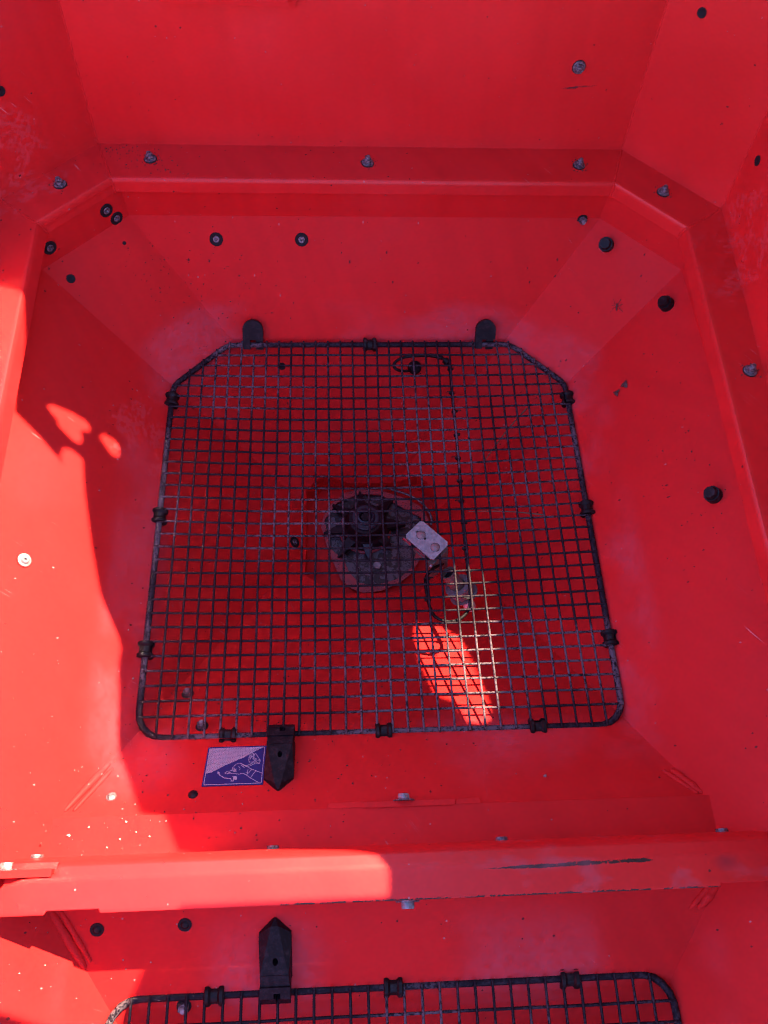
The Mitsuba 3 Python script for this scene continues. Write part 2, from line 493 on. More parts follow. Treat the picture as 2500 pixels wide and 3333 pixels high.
def strip_panels(name, rings, closed_back, lab=None, twice=True):
    rings = np.array(rings)
    for i in range(5):
        pts = rings[:, i:i + 2]                       # k x 2 x 3
        k = len(pts)
        seg = 24
        t = np.linspace(0, 1, seg + 1)
        grid = pts[:, :1] * (1 - t)[None, :, None] + pts[:, 1:] * t[None, :, None]
        V = grid.reshape(-1, 3)
        F = []
        for a in range(k - 1):
            for b in range(seg):
                p, q, r_, s_ = a * (seg + 1) + b, a * (seg + 1) + b + 1, (a + 1) * (seg + 1) + b + 1, (a + 1) * (seg + 1) + b
                F += [(p, q, r_), (p, r_, s_)]
        front = trimesh.Trimesh(V, np.array(F), process=False)
        # thickness towards the outside
        back = grid + np.asarray(closed_back)[None, None] if np.ndim(closed_back) == 1 else grid + closed_back(pts, i)
        nb = len(V)
        V2 = np.vstack([V, back.reshape(-1, 3)])
        F2 = [tuple(f) for f in F] + [(f[2] + nb, f[1] + nb, f[0] + nb) for f in F]
        rim = [b for b in range(seg + 1)]
        last = (k - 1) * (seg + 1)
        for b in range(seg):
            F2 += [(b + 1, b, b + nb), (b + 1, b + nb, b + 1 + nb), (last + b, last + b + 1, last + b + nb), (last + b + 1, last + b + 1 + nb, last + b + nb)]
        m = trimesh.Trimesh(V2, np.array(F2), process=False)
        add(f'{H}__{name}', m, 'red_paint' if name == 'rim_strip' else 'gloss_paint' if name == 'extension_wall' and i == 0 else 'rim_paint', 28, label=(lab or {}).get(i))
    if twice:
        for i in range(5):
            pts = rings[:, i:i + 2]
            k = len(pts)
            if name == 'extension_wall':
                pts = pts.copy()
                pts[-1, :, 2] = 0.36  # unseen walls of the second funnel kept low so skylight enters
            V = pts.reshape(-1, 3)
            F = []
            for a in range(k - 1):
                F += [(2 * a, 2 * a + 1, 2 * a + 3), (2 * a, 2 * a + 3, 2 * a + 2)]
            back = V + np.asarray(closed_back)[None] if np.ndim(closed_back) == 1 else V + closed_back(pts[:1], i).reshape(1, -1, 3)[0, :1]
            m = trimesh.Trimesh(np.vstack([V, back]), np.vstack([F, np.array(F)[:, ::-1] + len(V)]), process=False)
            add(f'{H}__{name}', mirror(m), 'rim_paint', False)


def outward(pts, i):
    d = pts[0, 1] - pts[0, 0]
    nrm = np.cross(d, [0, 0, 1.0])
    nrm = -nrm / np.linalg.norm(nrm)
    if nrm @ (pts[0].mean(0) - np.array([0, 0, pts[0, 0, 2]])) < 0:
        nrm = -nrm
    return np.tile(nrm * 0.003, (1, 1, 1))


strip_panels('rim_strip', [R_STRIP0, R_STRIP1], outward)
strip_panels('rim_lip', lips, outward)
inner = lips[-1].copy()
strip_panels('rim_flange', [inner, R_BASE], (0, 0, -0.003), {0: 'left flange, its near part in full sun', 2: 'long far flange with three studs', 4: 'right flange with one stud'})
strip_panels('extension_wall', [R_BASE, R_TOP], outward, {2: 'broad far extension wall with one stud and a dark scrape', 1: 'left corner panel of the extension', 3: 'right corner panel of the extension'})

# welded corner seams of the rim
for i in range(1, 5):
    a, b = R_BASE[i], lips[-1][i]
    path = [a * (1 - s) + b * s for s in np.linspace(0.02, 1, 14)] + [lips[2][i], lips[1][i], lips[0][i]]
    path = np.array(path)
    r = 0.0011 + 0.0009 * meshkit.noise(np.c_[np.arange(len(path)) * 0.9, np.full(len(path), i * 3.3), np.zeros(len(path))])
    r[-4:] *= 1.3
    path[:, 2] -= 0.0006
    add(f'{H}__weld_seam', tube(path, 0.001, 8, radii=r), 'red_paint', 60)
    up = np.array([R_BASE[i] * (1 - s) + R_TOP[i] * s for s in np.linspace(0.0, 1, 30)])
    inw = np.array([0, 0.1, 0]) - up
    inw[:, 2] = 0
    inw /= np.linalg.norm(inw, axis=1, keepdims=True)
    r = 0.0010 + 0.0008 * meshkit.noise(np.c_[np.arange(30) * 0.7, np.full(30, i * 7.1), np.zeros(30)])
    add(f'{H}__weld_seam', tube(up - inw * 0.0006, 0.001, 8, radii=r), 'red_paint', 60)

# short rail on the far extension wall, cut by the top edge of the photograph


def ufar(x, z):
    return np.array([x, 0.4955 + 0.1 * (z - 0.23), z])


q = ufar(-0.186, 0.4225)
rail = tm(m3.Manifold.cube([0.158, 0.014, 0.060]).translate([-0.268, q[1] - 0.014, 0.4275]))
add(f'{H}__rail', rail, 'rim_paint', False, label='bright red rail on the far wall at the top edge')
foot = Polygon([(0, 0), (0.009, 0), (0.006, -0.006), (0.005, -0.0125), (0.001, -0.0125), (0, -0.006)])
f = ex(foot, 0.006)
f.apply_transform(np.array([[1, 0, 0, -0.107], [0, 0, 1, ufar(0, 0.42)[1] - 0.0070], [0, 1, 0, 0.4330], [0, 0, 0, 1.0]]))
add(f'{H}__rail_foot', f, 'red_paint', False)

# ------------------------------------------------------------------ divider between the two funnels
ledge_poly = sbox(-0.386, YC + 0.0005, 0.386, YLEDGE)
m = sheet(ledge_poly, lambda x, y: ZLEDGE, 0.009)
add(f'{H}__ledge', m, 'red_paint', False, label='narrow ledge along the foot of the divider')
add(f'{H}__ledge', mirror(m), 'red_paint', False)
# cap profile in (y, z), swept along x, with notches in the near lip
ZCAP = 0.126
prof = [(-0.4567, ZLEDGE + 0.001), (-0.4572, 0.092), (-0.4600, 0.104)]
for s in np.linspace(0, 1, 9):                                   # rolled shoulder
    a = math.radians(15 + 65 * s)
    prof.append((-0.4600 - 0.0110 * (1 - math.cos(math.radians(65) * s)) - 0.003 * s, 0.104 + 0.0185 * math.sin(math.radians(80) * s) / math.sin(math.radians(80))))
prof += [(-0.4768, 0.1246), (-0.4795, 0.1257), (-0.484, ZCAP), (-0.492, ZCAP)]


def lipy(x):
    def dip(a, b):
        w = 0.0022
        return float(np.clip((x - a) / w + 0.5, 0, 1) * np.clip((b - x) / w + 0.5, 0, 1))
    return -0.5126 + 0.0036 * max(dip(-0.3545, -0.3010), dip(0.3405, 0.394))


xs = np.unique(np.r_[np.linspace(-0.4025, 0.43, 170), np.linspace(-0.358, -0.351, 12), np.linspace(-0.3045, -0.2975, 12), np.linspace(0.337, 0.344, 12), np.linspace(0.3905, 0.3975, 12)])
rows = []
for x in xs:
    yl = lipy(x)
    pr = prof + [(-0.500, ZCAP), (-0.508, ZCAP), (yl + 0.0012, ZCAP - 0.0002), (yl + 0.0003, ZCAP - 0.0008), (yl, ZCAP - 0.0018), (yl + 0.0006, ZCAP - 0.003)]
    pr = np.array(pr)
    if x < -0.350:                                               # rounded far corner at the cap's left end
        c = (-0.350 - x) / 0.0525
        cut = -0.4745 - 0.0125 * max(0, c) ** 2.2
        over = pr[:, 0] > cut
        pr[over & (pr[:, 1] > 0.118), 0] = cut
    rows.append(np.c_[np.full(len(pr), x), pr])
G = np.array(rows)
ny = G.shape[1]
V = G.reshape(-1, 3)
F = []
for i in range(len(xs) - 1):
    for j in range(ny - 1):
        a, b, c, d = i * ny + j, i * ny + j + 1, (i + 1) * ny + j + 1, (i + 1) * ny + j
        F += [(a, b, c), (a, c, d)]
for e, flip in ((0, False), ((len(xs) - 1) * ny, True)):          # end caps
    for j in range(1, ny - 1):
        t_ = (e, e + j, e + j + 1)
        F.append(t_[::-1] if not flip else t_)
cap = trimesh.Trimesh(V, np.array(F), process=False)
add(f'{H}__divider_cap', cap, 'cap_paint', 35, label='folded red cap of the divider with a rubbed rusty streak')
web = tm(m3.Manifold.cube([0.80, 0.006, 0.075]).translate([-0.40, -0.5075, 0.048]))
add(f'{H}__divider_web', web, 'red_paint', False)
# end bracket at the left end of the divider
eb = tm(m3.Manifold.cube([0.075, 0.0035, 0.004]).translate([-0.428, -0.4775, 0.1235]) + m3.Manifold.cube([0.075, 0.004, 0.045]).translate([-0.428, -0.4740, 0.0825]))
add(f'{H}__end_bracket', eb, 'red_paint', False)
# doubler plate welded to the ledge's far edge
dp = tm(m3.Manifold.cube([0.106, 0.0062, 0.004]).translate([-0.0315, YLEDGE - 0.0008, 0.0590]))
add(f'{H}__doubler_plate', dp, 'red_paint', False, label='small welded plate on the far edge of the ledge')
for x0, x1, s in ((-0.0735, -0.0310, 1), (0.0755, 0.1050, -1)):
    h = hull([(x0, YLEDGE, 0.0615), (x1, YLEDGE, 0.0620), (x0 + 0.002, YLEDGE + 0.0055, 0.0600), (x1 - 0.001, YLEDGE + 0.0066, 0.0600), (x0, YLEDGE, 0.0565), (x1, YLEDGE, 0.0565), (x0 + 0.002, YLEDGE + 0.0055, 0.0565), (x1, YLEDGE + 0.0066, 0.0565)])
    add(f'{H}__plate_tongue', tm(h), 'red_paint', False)

# thick weld beads in the near corners of the funnels


def bead(a, b, r, seed, wob=0.35):
    s = np.linspace(0, 1, 26)
    P = np.asarray(a) * (1 - s)[:, None] + np.asarray(b) * s[:, None]
    nz = meshkit.noise(np.c_[s * 7, np.full(26, seed), np.zeros(26)])
    rr = r * (np.sin(math.pi * np.clip(s * 0.94 + 0.03, 0, 1)) ** 0.35) * (0.75 + wob * nz)
    return tube(P, r, 10, radii=rr)


def onk(k, x, y, h=0.0):
    return np.array([x, y, zof(k, x, y)]) + pnormal(k) * h


for sgn, k1, k2 in ((-1, 'left', -0.324), (1, 'right', 0.324)):
    for off, r, sd in ((0.0, 0.0062, 1.3), (0.0105, 0.0038, 5.7)):
        if sgn < 0:
            a, b = onk('near', -0.374 + off, -0.4065, 0.0), onk('near', -0.3395 + off * 0.6, -0.349 - off * 0.6, 0.0)
        else:
            a, b = onk('near', 0.3735 - off * 0.6, -0.4115, 0.0), onk('near', 0.348 - off, -0.381, 0.0)
        add(f'{H}__weld_bead', bead(a, b, r * (0.9 if sgn > 0 else 1), sd + sgn), 'red_paint', 60)
        add(f'{H}__weld_bead', mirror(bead(a, b, r, sd + sgn + 9)), 'red_paint', 60)

# ------------------------------------------------------------------ fasteners of the hopper


def fastener(kind, c, n, label=None, spin=0.0, lean=0.0, part='bolt'):
    key = numbered(f'{H}__{part}')
    c, n = np.asarray(c, float), np.asarray(n, float) / np.linalg.norm(n)
    if lean:
        n = n + lean * np.array([math.cos(spin), math.sin(spin), 0])
        n /= np.linalg.norm(n)

    def put(name, mesh, mat, h=0.0, smooth=30):
        add(f'{key}__{name}', place(mesh, c + n * h, n, spin=spin), mat, smooth)
    if kind == 'stud':
        put('gasket', cyl(0.0094, 0.0011, 30, 0.0004), 'ink_black', -0.0003)
        put('washer', lathe([(0.003, 0), (0.0086, 0), (0.0086, 0.0011), (0.0081, 0.0016), (0.003, 0.0016)], 32), 'dull_steel', 0.0008)
        nut = m3.Manifold.cylinder(0.0052, 0.0058, 0.0058, 6) ^ m3.Manifold.cylinder(0.0053, 0.0063, 0.0049, 30)
        put('nut', tm(nut), 'dull_steel', 0.0024, 25)
        thread = [(0, 0.0)] + [(0.0031 if i % 2 else 0.0035, 0.0005 * i) for i in range(0, 8)] + [(0.0030, 0.0043), (0, 0.0043)]
        put('stud', lathe(thread, 20), 'dull_steel', 0.0074, 20)
    elif kind == 'socket':
        put('seal', lathe([(0.0052, -0.0002), (0.0102, -0.0002), (0.0102, 0.0008), (0.0095, 0.0015), (0.0052, 0.0009)], 32), 'ink_black')
        put('screw_head', lathe([(0, 0.0002), (0.0015, 0.0002), (0.0021, 0.0010), (0.0024, 0.0021), (0.0044, 0.0021), (0.0053, 0.0013), (0.0054, 0.0)], 28), 'dull_steel')
    elif kind == 'bright':
        put('seal', lathe([(0.0085, -0.0002), (0.0098, -0.0002), (0.0096, 0.0008), (0.0085, 0.0008)], 32), 'red_paint')
        put('washer', lathe([(0.0030, 0.0002), (0.0086, 0.0002), (0.0084, 0.0013), (0.0060, 0.0019), (0.0030, 0.0019)], 32), 'zinc')
        put('screw_head', lathe([(0, 0.0012), (0.0014, 0.0012), (0.0017, 0.0038), (0.0040, 0.0038), (0.0052, 0.0026), (0.0053, 0.0010)], 28), 'zinc')
    elif kind == 'stop':
        body = m3.Manifold.cylinder(0.010, 0.0112, 0.0106, 40)
        top = m3.Manifold.cylinder(0.006, 0.0092, 0.0078, 8).translate([0, 0, 0.0098])
        put('rubber_body', tm(body), 'rubber', -0.0005, 30)
        put('rubber_tip', tm(top), 'rubber', 0, 25)
    elif kind == 'hole':
        put('plug', lathe([(0, 0.0002), (0.0030, 0.0003), (0.0052, 0.0010), (0.0062, 0.0008), (0.0064, -0.0002)], 24), 'ink_black')
    elif kind == 'smallhole':
        put('plug', lathe([(0, 0.0005), (0.0024, 0.0005), (0.0030, -0.0002)], 16), 'ink_black')
    elif kind == 'rivet':
        put('rivet_head', lathe([(0, 0.0030), (0.0030, 0.0027), (0.0056, 0.0012), (0.0062, -0.0002)], 28), 'dull_steel')
    elif kind == 'darkrivet':
        put('rivet_head', lathe([(0, 0.0026), (0.0030, 0.0024), (0.0054, 0.0010), (0.0058, -0.0002)], 28), 'black_plastic')
    elif kind == 'holescrew':
        put('seal', lathe([(0.0046, -0.0002), (0.0075, -0.0002), (0.0075, 0.0008), (0.0046, 0.0006)], 28), 'ink_black')
        put('screw_head', lathe([(0, 0.0018), (0.0028, 0.0016), (0.0046, 0.0002)], 24), 'rubber')
    elif kind == 'hex':
        put('washer', lathe([(0.003, 0), (0.0125, 0), (0.0125, 0.0012), (0.0120, 0.0016), (0.003, 0.0016)], 32), 'dull_steel')
        hx = m3.Manifold.cylinder(0.0062, 0.0075, 0.0075, 6).rotate([0, 0, 30]) ^ m3.Manifold.cylinder(0.0062, 0.0082, 0.0066, 30)
        put('hex_head', tm(hx), 'zinc', 0.0017, 25)
    elif kind == 'hexhead':
        hx = m3.Manifold.cylinder(0.0062, 0.0072, 0.0072, 6).rotate([0, 0, 30]) ^ m3.Manifold.cylinder(0.0062, 0.0079, 0.0064, 30)
        put('hex_head', tm(hx), 'dull_steel', 0.0005, 25)
    elif kind == 'nut':
        put('seal', cyl(0.0082, 0.0010, 26, 0.0003), 'ink_black', -0.0003)
        nut = m3.Manifold.cylinder(0.0052, 0.0062, 0.0062, 6)
        put('nut', tm(nut), 'dull_steel', 0.0006, 25)
        put('stud', cyl(0.0031, 0.0040, 18, 0.0006), 'zinc', 0.0058)
    tag(key, label)
    return key


up = np.array([0, 0, 1.0])
for (x, y), lab, sp in zip([(-0.3217, 0.4633), (-0.0058, 0.4596), (0.3106, 0.4592), (-0.4421, 0.4086), (0.4276, 0.4030), (0.4746, 0.0772)],
                           ['left stud of the far flange', 'middle stud of the far flange', 'right stud of the far flange', 'stud on the left corner flange', 'stud on the right corner flange', 'stud on the right flange'],
                           [2.6, 0.6, 0.2, 2.4, 0.5, 0.8]):
    fastener('stud', (x, y, 0.2301), up, lab, sp, 0.05)
fastener('stud', (0.2853, 0.4955 + 0.1 * (0.3509 - 0.23) - 0.0002, 0.3509), (0, -1, 0.1), 'stud on the far extension wall above the scrape', 0.9, 0.03)
nf, nl, nr, nn = pnormal('far'), pnormal('left'), pnormal('right'), pnormal('near')
ncl, ncr = pnormal('chl'), pnormal('chr')


def y_on(k, x=None, y=None):
    return np.array([x, y, zof(k, x, y)])


fastener('socket', y_on('far', -0.2385, 0.4090), nf, 'left socket screw high on the far wall')
fastener('socket', y_on('far', -0.1074, 0.4090), nf, 'right socket screw high on the far wall')
fastener('socket', (-0.3805, 0.4125, 0.1670), (0.707, -0.707, 0), 'socket screw on the left corner strip')
fastener('socket', (-0.3890 + 0.0006, 0.4040 - 0.0006, 0.1895), (0.707, -0.707, 0), 'upper socket screw on the left corner strip')
fastener('socket', (-0.4600 + 0.0006, 0.3330 - 0.0006, 0.1860), (0.707, -0.707, 0), 'socket screw half hidden by the left lip')
fastener('smallhole', (-0.3735, 0.3904, zof('chl', -0.3735, 0.3904)), ncl)
fastener('hole', (-0.4429, 0.3196, zof('chl', -0.4429, 0.3196)), ncl, 'dark plugged hole in the left corner panel')
fastener('nut', y_on('far', 0.3302, 0.4262), (0.10, -0.9, 0.1), 'nut under the right end of the far lip', 0.4)
fastener('stop', y_on('chr', 0.3682, 0.3900) + 0 * ncr, ncr, 'black rubber stop on the right corner panel')
fastener('stop', y_on('right', 0.4430, 0.2732), nr, 'upper black rubber stop on the right wall')
fastener('stop', y_on('right', 0.4400, -0.0512), nr, 'lower black rubber stop on the right wall')
R3 = R_BASE[3] * 0.5 + R_BASE[4] * 0.5
nc3 = np.array([-0.707, -0.707, 0.06])
fastener('hole', (0.4160, 0.4812, 0.4420), nc3, 'plugged hole high on the right corner panel of the extension')
fastener('hole', (0.5050, 0.3436, 0.3330), (-1, 0, 0), 'plugged hole on the right extension wall')
fastener('hole', (-0.4795, 0.4294, 0.3560), (0.707, -0.707, 0.06), 'plugged hole on the left corner panel of the extension')
fastener('bright', y_on('left', -0.4408, -0.1227), nl, 'bright zinc screw in the sunlit patch of the left wall', 0.3)
fastener('rivet', y_on('near', -0.3256, -0.3908), nn, 'grey rivet in the sun by the left weld bead')
fastener('darkrivet', y_on('near', -0.2310, -0.3916), nn, 'dark rivet below the blue sticker')
for x, y in ((-0.2631, -0.2511), (-0.2356, -0.3014)):
    fastener('nut', y_on('near', x, y), nn, None, 0.7)
for x, y, z in ((-0.1330, 0.0465, 0), (-0.1335, -0.0375, 0)):
    fastener('socket', (x, y, zof('left', x, y)), nl)
fastener('hole', y_on('far', -0.1485, 0.3005), nf)
for x, y in ((-0.3251, -0.5279), (-0.2303, -0.5269)):
    ny_ = nn * [1, -1, 1]
    fastener('holescrew', (x, y, zof('near', x, -0.914 - y)), ny_)
fastener('nut', (-0.234, -0.6071, zof('near', -0.234, -0.914 + 0.6071)), nn * [1, -1, 1], None, 0.4)
# hexagon bolts of the divider
fastener('hex', (0.0155, YLEDGE + 0.0056, 0.0590), (0, 1, 0), 'hexagon bolt on the far edge of the ledge')
fastener('hex', (0.0107, -0.5128, 0.1130), (0, -1, 0), 'hexagon bolt under the near lip of the divider cap')
for x in (-0.3851, -0.1323, 0.1211, 0.3733):
    fastener('hexhead', (x, -0.4600, 0.0835), (0, 1, 0))
fastener('hex', (-0.4040, -0.4700, 0.1130), (0, 1, 0), 'large hexagon bolt on the end bracket')

# ------------------------------------------------------------------ sieves


def sag(x, y):
    return -0.0178 * max(0, 1 - (x / 0.3) ** 2) * max(0, 1 - (y / 0.3) ** 2)


FP = Polygon([(-0.3155, -0.3165), (0.3155, -0.3165), (0.3155, 0.232), (0.234, 0.3135), (-0.234, 0.3135), (-0.3155, 0.232)])
near_r = Polygon([(-0.3155, -0.3165), (0.3155, -0.3165), (0.3155, 0.232), (0.234, 0.3135), (-0.234, 0.3135), (-0.3155, 0.232)]).buffer(-0.034).buffer(0.034, quad_segs=10)
far_r = FP.buffer(-0.03).buffer(0.03, quad_segs=8)
FRAME = near_r.intersection(sbox(-1, -1, 1, 0)).union(far_r.intersection(sbox(-1, -0.0001, 1, 1)))


def build_sieve(key, label, mirrored=False):
    fl = mirror if mirrored else (lambda m: m)
    tag(key, label, 'sieve', 'wire sieves lying in the funnels')
    ext = FRAME.exterior
    L = ext.length
    P = np.array([ext.interpolate(s).coords[0] for s in np.linspace(0, L, 220)[:-1]])
    wob = 0.0006 * (meshkit.noise(np.c_[np.arange(len(P)) * 0.15, np.full(len(P), 2.2 + mirrored), np.zeros(len(P))]) - 0.5)
    P3 = np.c_[P * (1 + wob[:, None]), np.full(len(P), -0.0048)]
    add(f'{key}__frame', fl(tube(P3, 0.0043, 12, closed=True)), 'wire_steel', True)
    k = 0
    for axis in (0, 1):
        for i in range(30):
            c = (i - 14.5) * 0.02
            if axis == 1:
                c = -c
            line = LineString([(c, -1), (c, 1)]) if axis == 0 else LineString([(-1, c), (1, c)])
            seg = FRAME.intersection(line)
            (x0, y0), (x1, y1) = seg.coords[0], seg.coords[-1]
            s = np.linspace(-0.004, 1.004, 46)
            Q = np.c_[x0 + (x1 - x0) * s, y0 + (y1 - y0) * s]
            nz = meshkit.fbm(np.c_[s * 6, np.full(46, i * 5.1 + axis * 77 + mirrored * 31), np.zeros(46)], 2) - 0.5
            Q[:, axis] += 0.0022 * nz * np.sin(math.pi * np.clip(s, 0, 1)) ** 0.5
            if not mirrored and axis == 0 and i in (17, 18):      # two wires kinked above the outlet
                Q[:, 0] += 0.0026 * np.exp(-((Q[:, 1] - 0.03) / 0.05) ** 2) * (1 if i == 17 else 0.6)
            z = np.array([sag(*q) for q in Q]) + (0.0012 if axis == 0 else -0.0012)
            if not mirrored and axis == 0:
                z = z + 0.0
            if axis == 0 and i in (5, 24) and not mirrored:       # cut short at the hinge lugs
                keep = Q[:, 1] < 0.2895
                Q, z = Q[keep], z[keep]
            r = 0.00166 * (1 + 0.16 * (meshkit.noise(np.c_[s[:len(Q)] * 60, np.full(len(Q), i + 40.0 * axis), np.ones(len(Q))]) - 0.5))
            add(f'{key}__wire', fl(tube(np.c_[Q, z], 0.0014, 7, radii=r)), 'wire_steel', True)
    # rubber rollers slipped over the frame
    spots = [((-0.3155, 0.2036), 1), ((-0.3155, -0.0005), 1), ((-0.3155, -0.2007), 1), ((0.3155, 0.2013), 1), ((0.3155, 0.0018), 1), ((0.3155, -0.1995), 1),
             ((-0.2000, -0.3165), 0), ((-0.0018, -0.3165), 0), ((0.1986, -0.3165), 0), ((-0.0009, 0.3135), 0)]
    for (x, y), ax in spots:
        pr = [(0.0034, -0.0105), (0.0104, -0.0105), (0.0113, -0.0096), (0.0113, -0.0062), (0.0100, -0.0048), (0.0086, -0.0036), (0.0086, 0.0036), (0.0100, 0.0048), (0.0113, 0.0062), (0.0113, 0.0096), (0.0104, 0.0105), (0.0034, 0.0105)]
        roll = m3.Manifold.revolve(m3.CrossSection([[(float(a), float(b)) for a, b in pr]]), 26)
        a0 = rng.uniform(0, 6.28)
        slot = m3.Manifold.cube([0.02, 0.0030, 0.03]).translate([0.0034, -0.0015, -0.015])
        ribs = m3.Manifold()
        roll = roll - slot.rotate([0, 0, math.degrees(a0)])
        for q in range(4):
            notch = m3.Manifold.cube([0.004, 0.0066, 0.0066]).translate([0.0083, -0.0033, -0.0033]).rotate([0, 0, 45 + 90 * q + math.degrees(a0)])
            roll = roll - notch
        m = tm(roll)
        m = place(m, (x, y, -0.0048), (0, 1, 0) if ax else (1, 0, 0), spin=rng.uniform(0, 1))
        add(f'{key}__rubber_roller', fl(m), 'rubber', 25)


build_sieve('sieve', 'dark square mesh wire sieve lying in the middle of the hopper, whole in view')
build_sieve('sieve_001', 'dark wire sieve at the bottom edge, cut off below the red divider', True)

# ------------------------------------------------------------------ hinge lugs of the sieve on the far wall
for x, lab, tilt in ((-0.1917, 'plain black hinge lug on the left of the far wall', 0.02), (0.1910, 'dusty black hinge lug with raised lettering on the right', -0.02)):
    key = numbered(f'{H}__hinge_lug')
    tag(key, lab)
    arch = Point(0, 0.012).buffer(0.0152, 16).union(sbox(-0.0152, -0.006, 0.0152, 0.012)).difference(sbox(-0.005, -0.02, 0.02, -0.0025)).union(sbox(-0.0152, -0.0165, -0.0048, 0.0))
    m = tm(m3.Manifold.extrude(outline(arch), 0.0085))
    base = y_on('far', x, 0.3275) if False else np.array([x, 0.3195, 0.0060])
    nl_ = np.array([0, -1.25, 1.0])
    nl_ = nl_ / np.linalg.norm(nl_)
    vdir = np.array([0, 1.0, 0])
    m.vertices[:, :2] *= 1.08
    add(f'{key}__plate', place(m, base - nl_ * 0.004, nl_, vdir), 'black_plastic', 30)
    jaw = tm(m3.Manifold.cube([0.0115, 0.0175, 0.008]).translate([0.0035, -0.0205, -0.0085]))
    add(f'{key}__lower_jaw', place(jaw, base - nl_ * 0.004, nl_, vdir), 'rubber', False)
    back = tm(m3.Manifold.cube([0.030, 0.014, 0.012]).translate([-0.0150, -0.002, -0.012]))
    add(f'{key}__foot', place(back, base - nl_ * 0.004, nl_, vdir), 'rubber', False)
    if x > 0:
        t = meshkit.text_mesh('RAUCH', 0.0045, 0.0003, bold=True)
        t.vertices[:, 0] *= 0.92
        t.vertices[:, 0] -= t.vertices[:, 0].mean()
        t.vertices[:, 1] += 0.0050
        t.vertices[:, 2] += 0.0085
        add(f'{key}__lettering', place(t, base - nl_ * 0.004, nl_, vdir), 'ink_black', False)

# ------------------------------------------------------------------ sieve catches (black wedge-shaped latches on both ridge walls)


def latch(mirrored, lab):
    fl = mirror if mirrored else (lambda m: m)
    key = numbered(f'{H}__sieve_latch')
    tag(key, lab)
    # local frame on the ridge wall: u = +x, v = up the slope towards the divider, w = off the wall
    o = y_on('near', -0.1317, -0.3185)
    w = pnormal('near')
    u = np.array([1.0, 0, 0])
    v = np.cross(w, u)
    v = -v if v[1] > 0 else v
    def put(name, man, mat, smooth=25):
        m = tm(man) if not isinstance(man, trimesh.Trimesh) else man
        m.vertices = o + np.outer(m.vertices[:, 0], u) + np.outer(m.vertices[:, 1], v) + np.outer(m.vertices[:, 2], w)
        m.fix_normals()
        add(f'{key}__{name}', fl(m), mat, smooth)
    a = 0.0178
    pts = [(-a, 0.016, -0.001), (a, 0.016, -0.001), (-a, 0.068, -0.001), (a, 0.068, -0.001), (0.0015, 0.0845, -0.001), (-0.0015, 0.0845, -0.001),
           (-0.0160, 0.016, 0.0185), (0.0160, 0.016, 0.0185), (-0.0160, 0.030, 0.0195), (0.0150, 0.030, 0.0195), (-a, 0.060, 0.0075), (a, 0.060, 0.0075), (-a, 0.068, 0.003), (a, 0.068, 0.003),
           (-0.0040, 0.0790, 0.0080), (0.0035, 0.0790, 0.0080), (0.001, 0.0840, 0.003), (-0.001, 0.0840, 0.003)]
    body = hull(pts)
    hole = m3.Manifold.cylinder(0.03, 0.0030, 0.0030, 20).scale([1, 1.35, 1]).translate([0.0006, 0.0435, 0.004])
    body = body - hole
    put('wedge', body, 'black_plastic')
    put('hole_shadow_disc', m3.Manifold.cylinder(0.002, 0.0029, 0.0029, 18).scale([1, 1.33, 1]).translate([0.0006, 0.0435, 0.0045]), 'ink_black')  # black disc stands in for the shade inside the hole
    head = hull([(-0.0165, -0.006, 0.008), (0.0165, -0.006, 0.008), (-0.0165, -0.006, 0.014), (0.0165, -0.006, 0.014), (-0.0165, 0.004, 0.0205), (0.0165, 0.004, 0.0205), (-0.0165, 0.017, 0.0205), (0.0165, 0.017, 0.0205), (-0.0165, 0.017, 0.0), (0.0165, 0.017, 0.0), (-0.0165, 0.006, 0.0), (0.0165, 0.006, 0.0)])
    slot = m3.Manifold.cube([0.0030, 0.022, 0.03]).translate([0.0005, -0.012, 0.002]) + m3.Manifold.cube([0.0074, 0.0062, 0.03]).translate([-0.0017, 0.0040, 0.012])
    put('clip_head', head - slot, 'black_plastic')
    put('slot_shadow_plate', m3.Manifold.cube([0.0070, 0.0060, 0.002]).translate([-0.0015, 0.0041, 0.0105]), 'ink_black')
    put('rib', m3.Manifold.cube([0.030, 0.0009, 0.0012]).translate([-0.015, 0.0295, 0.0188]), 'black_plastic')


latch(False, 'black wedge latch beside the blue sticker')
latch(True, 'black wedge latch below the divider, in the second funnel')

# ------------------------------------------------------------------ warning sticker
key = f'{H}__sticker'
tag(key, 'blue and white pictogram sticker of a hand unlocking the sieve')
so, sw = y_on('near', -0.18625, -0.3573), pnormal('near')
su = np.array([1.0, 0, 0])
sv = np.cross(sw, su)                                               # up in the picture (down the slope)
quad = np.array([[185, 520], [1050, 500], [1000, 1085], [70, 1110]], float)
W2, H2 = 0.0362, 0.0297
uvq = np.array([[-W2, H2], [W2, H2], [W2, -H2], [-W2, -H2]])
A = []
for (x, y), (u, v) in zip(quad, uvq):
    A += [[x, y, 1, 0, 0, 0, -u * x, -u * y, u], [0, 0, 0, x, y, 1, -v * x, -v * y, v]]
A = np.array(A)
hm = np.linalg.solve(A[:, :8], A[:, 8])


def stk(p):
    p = np.atleast_2d(np.asarray(p, float))
    d = p @ hm[6:8] + 1
    return np.c_[(p @ hm[0:2] + hm[2]) / d, (p @ hm[3:5] + hm[5]) / d]


def sticker_layer(name, geom, h0, h1, mat):
    m = ex(geom, h1 - h0)
    m.vertices[:, 2] += h0
    m.vertices = so + np.outer(m.vertices[:, 0], su) + np.outer(m.vertices[:, 1], sv) + np.outer(m.vertices[:, 2], sw)
    m.fix_normals()
    add(f'{key}__{name}', m, mat, False)


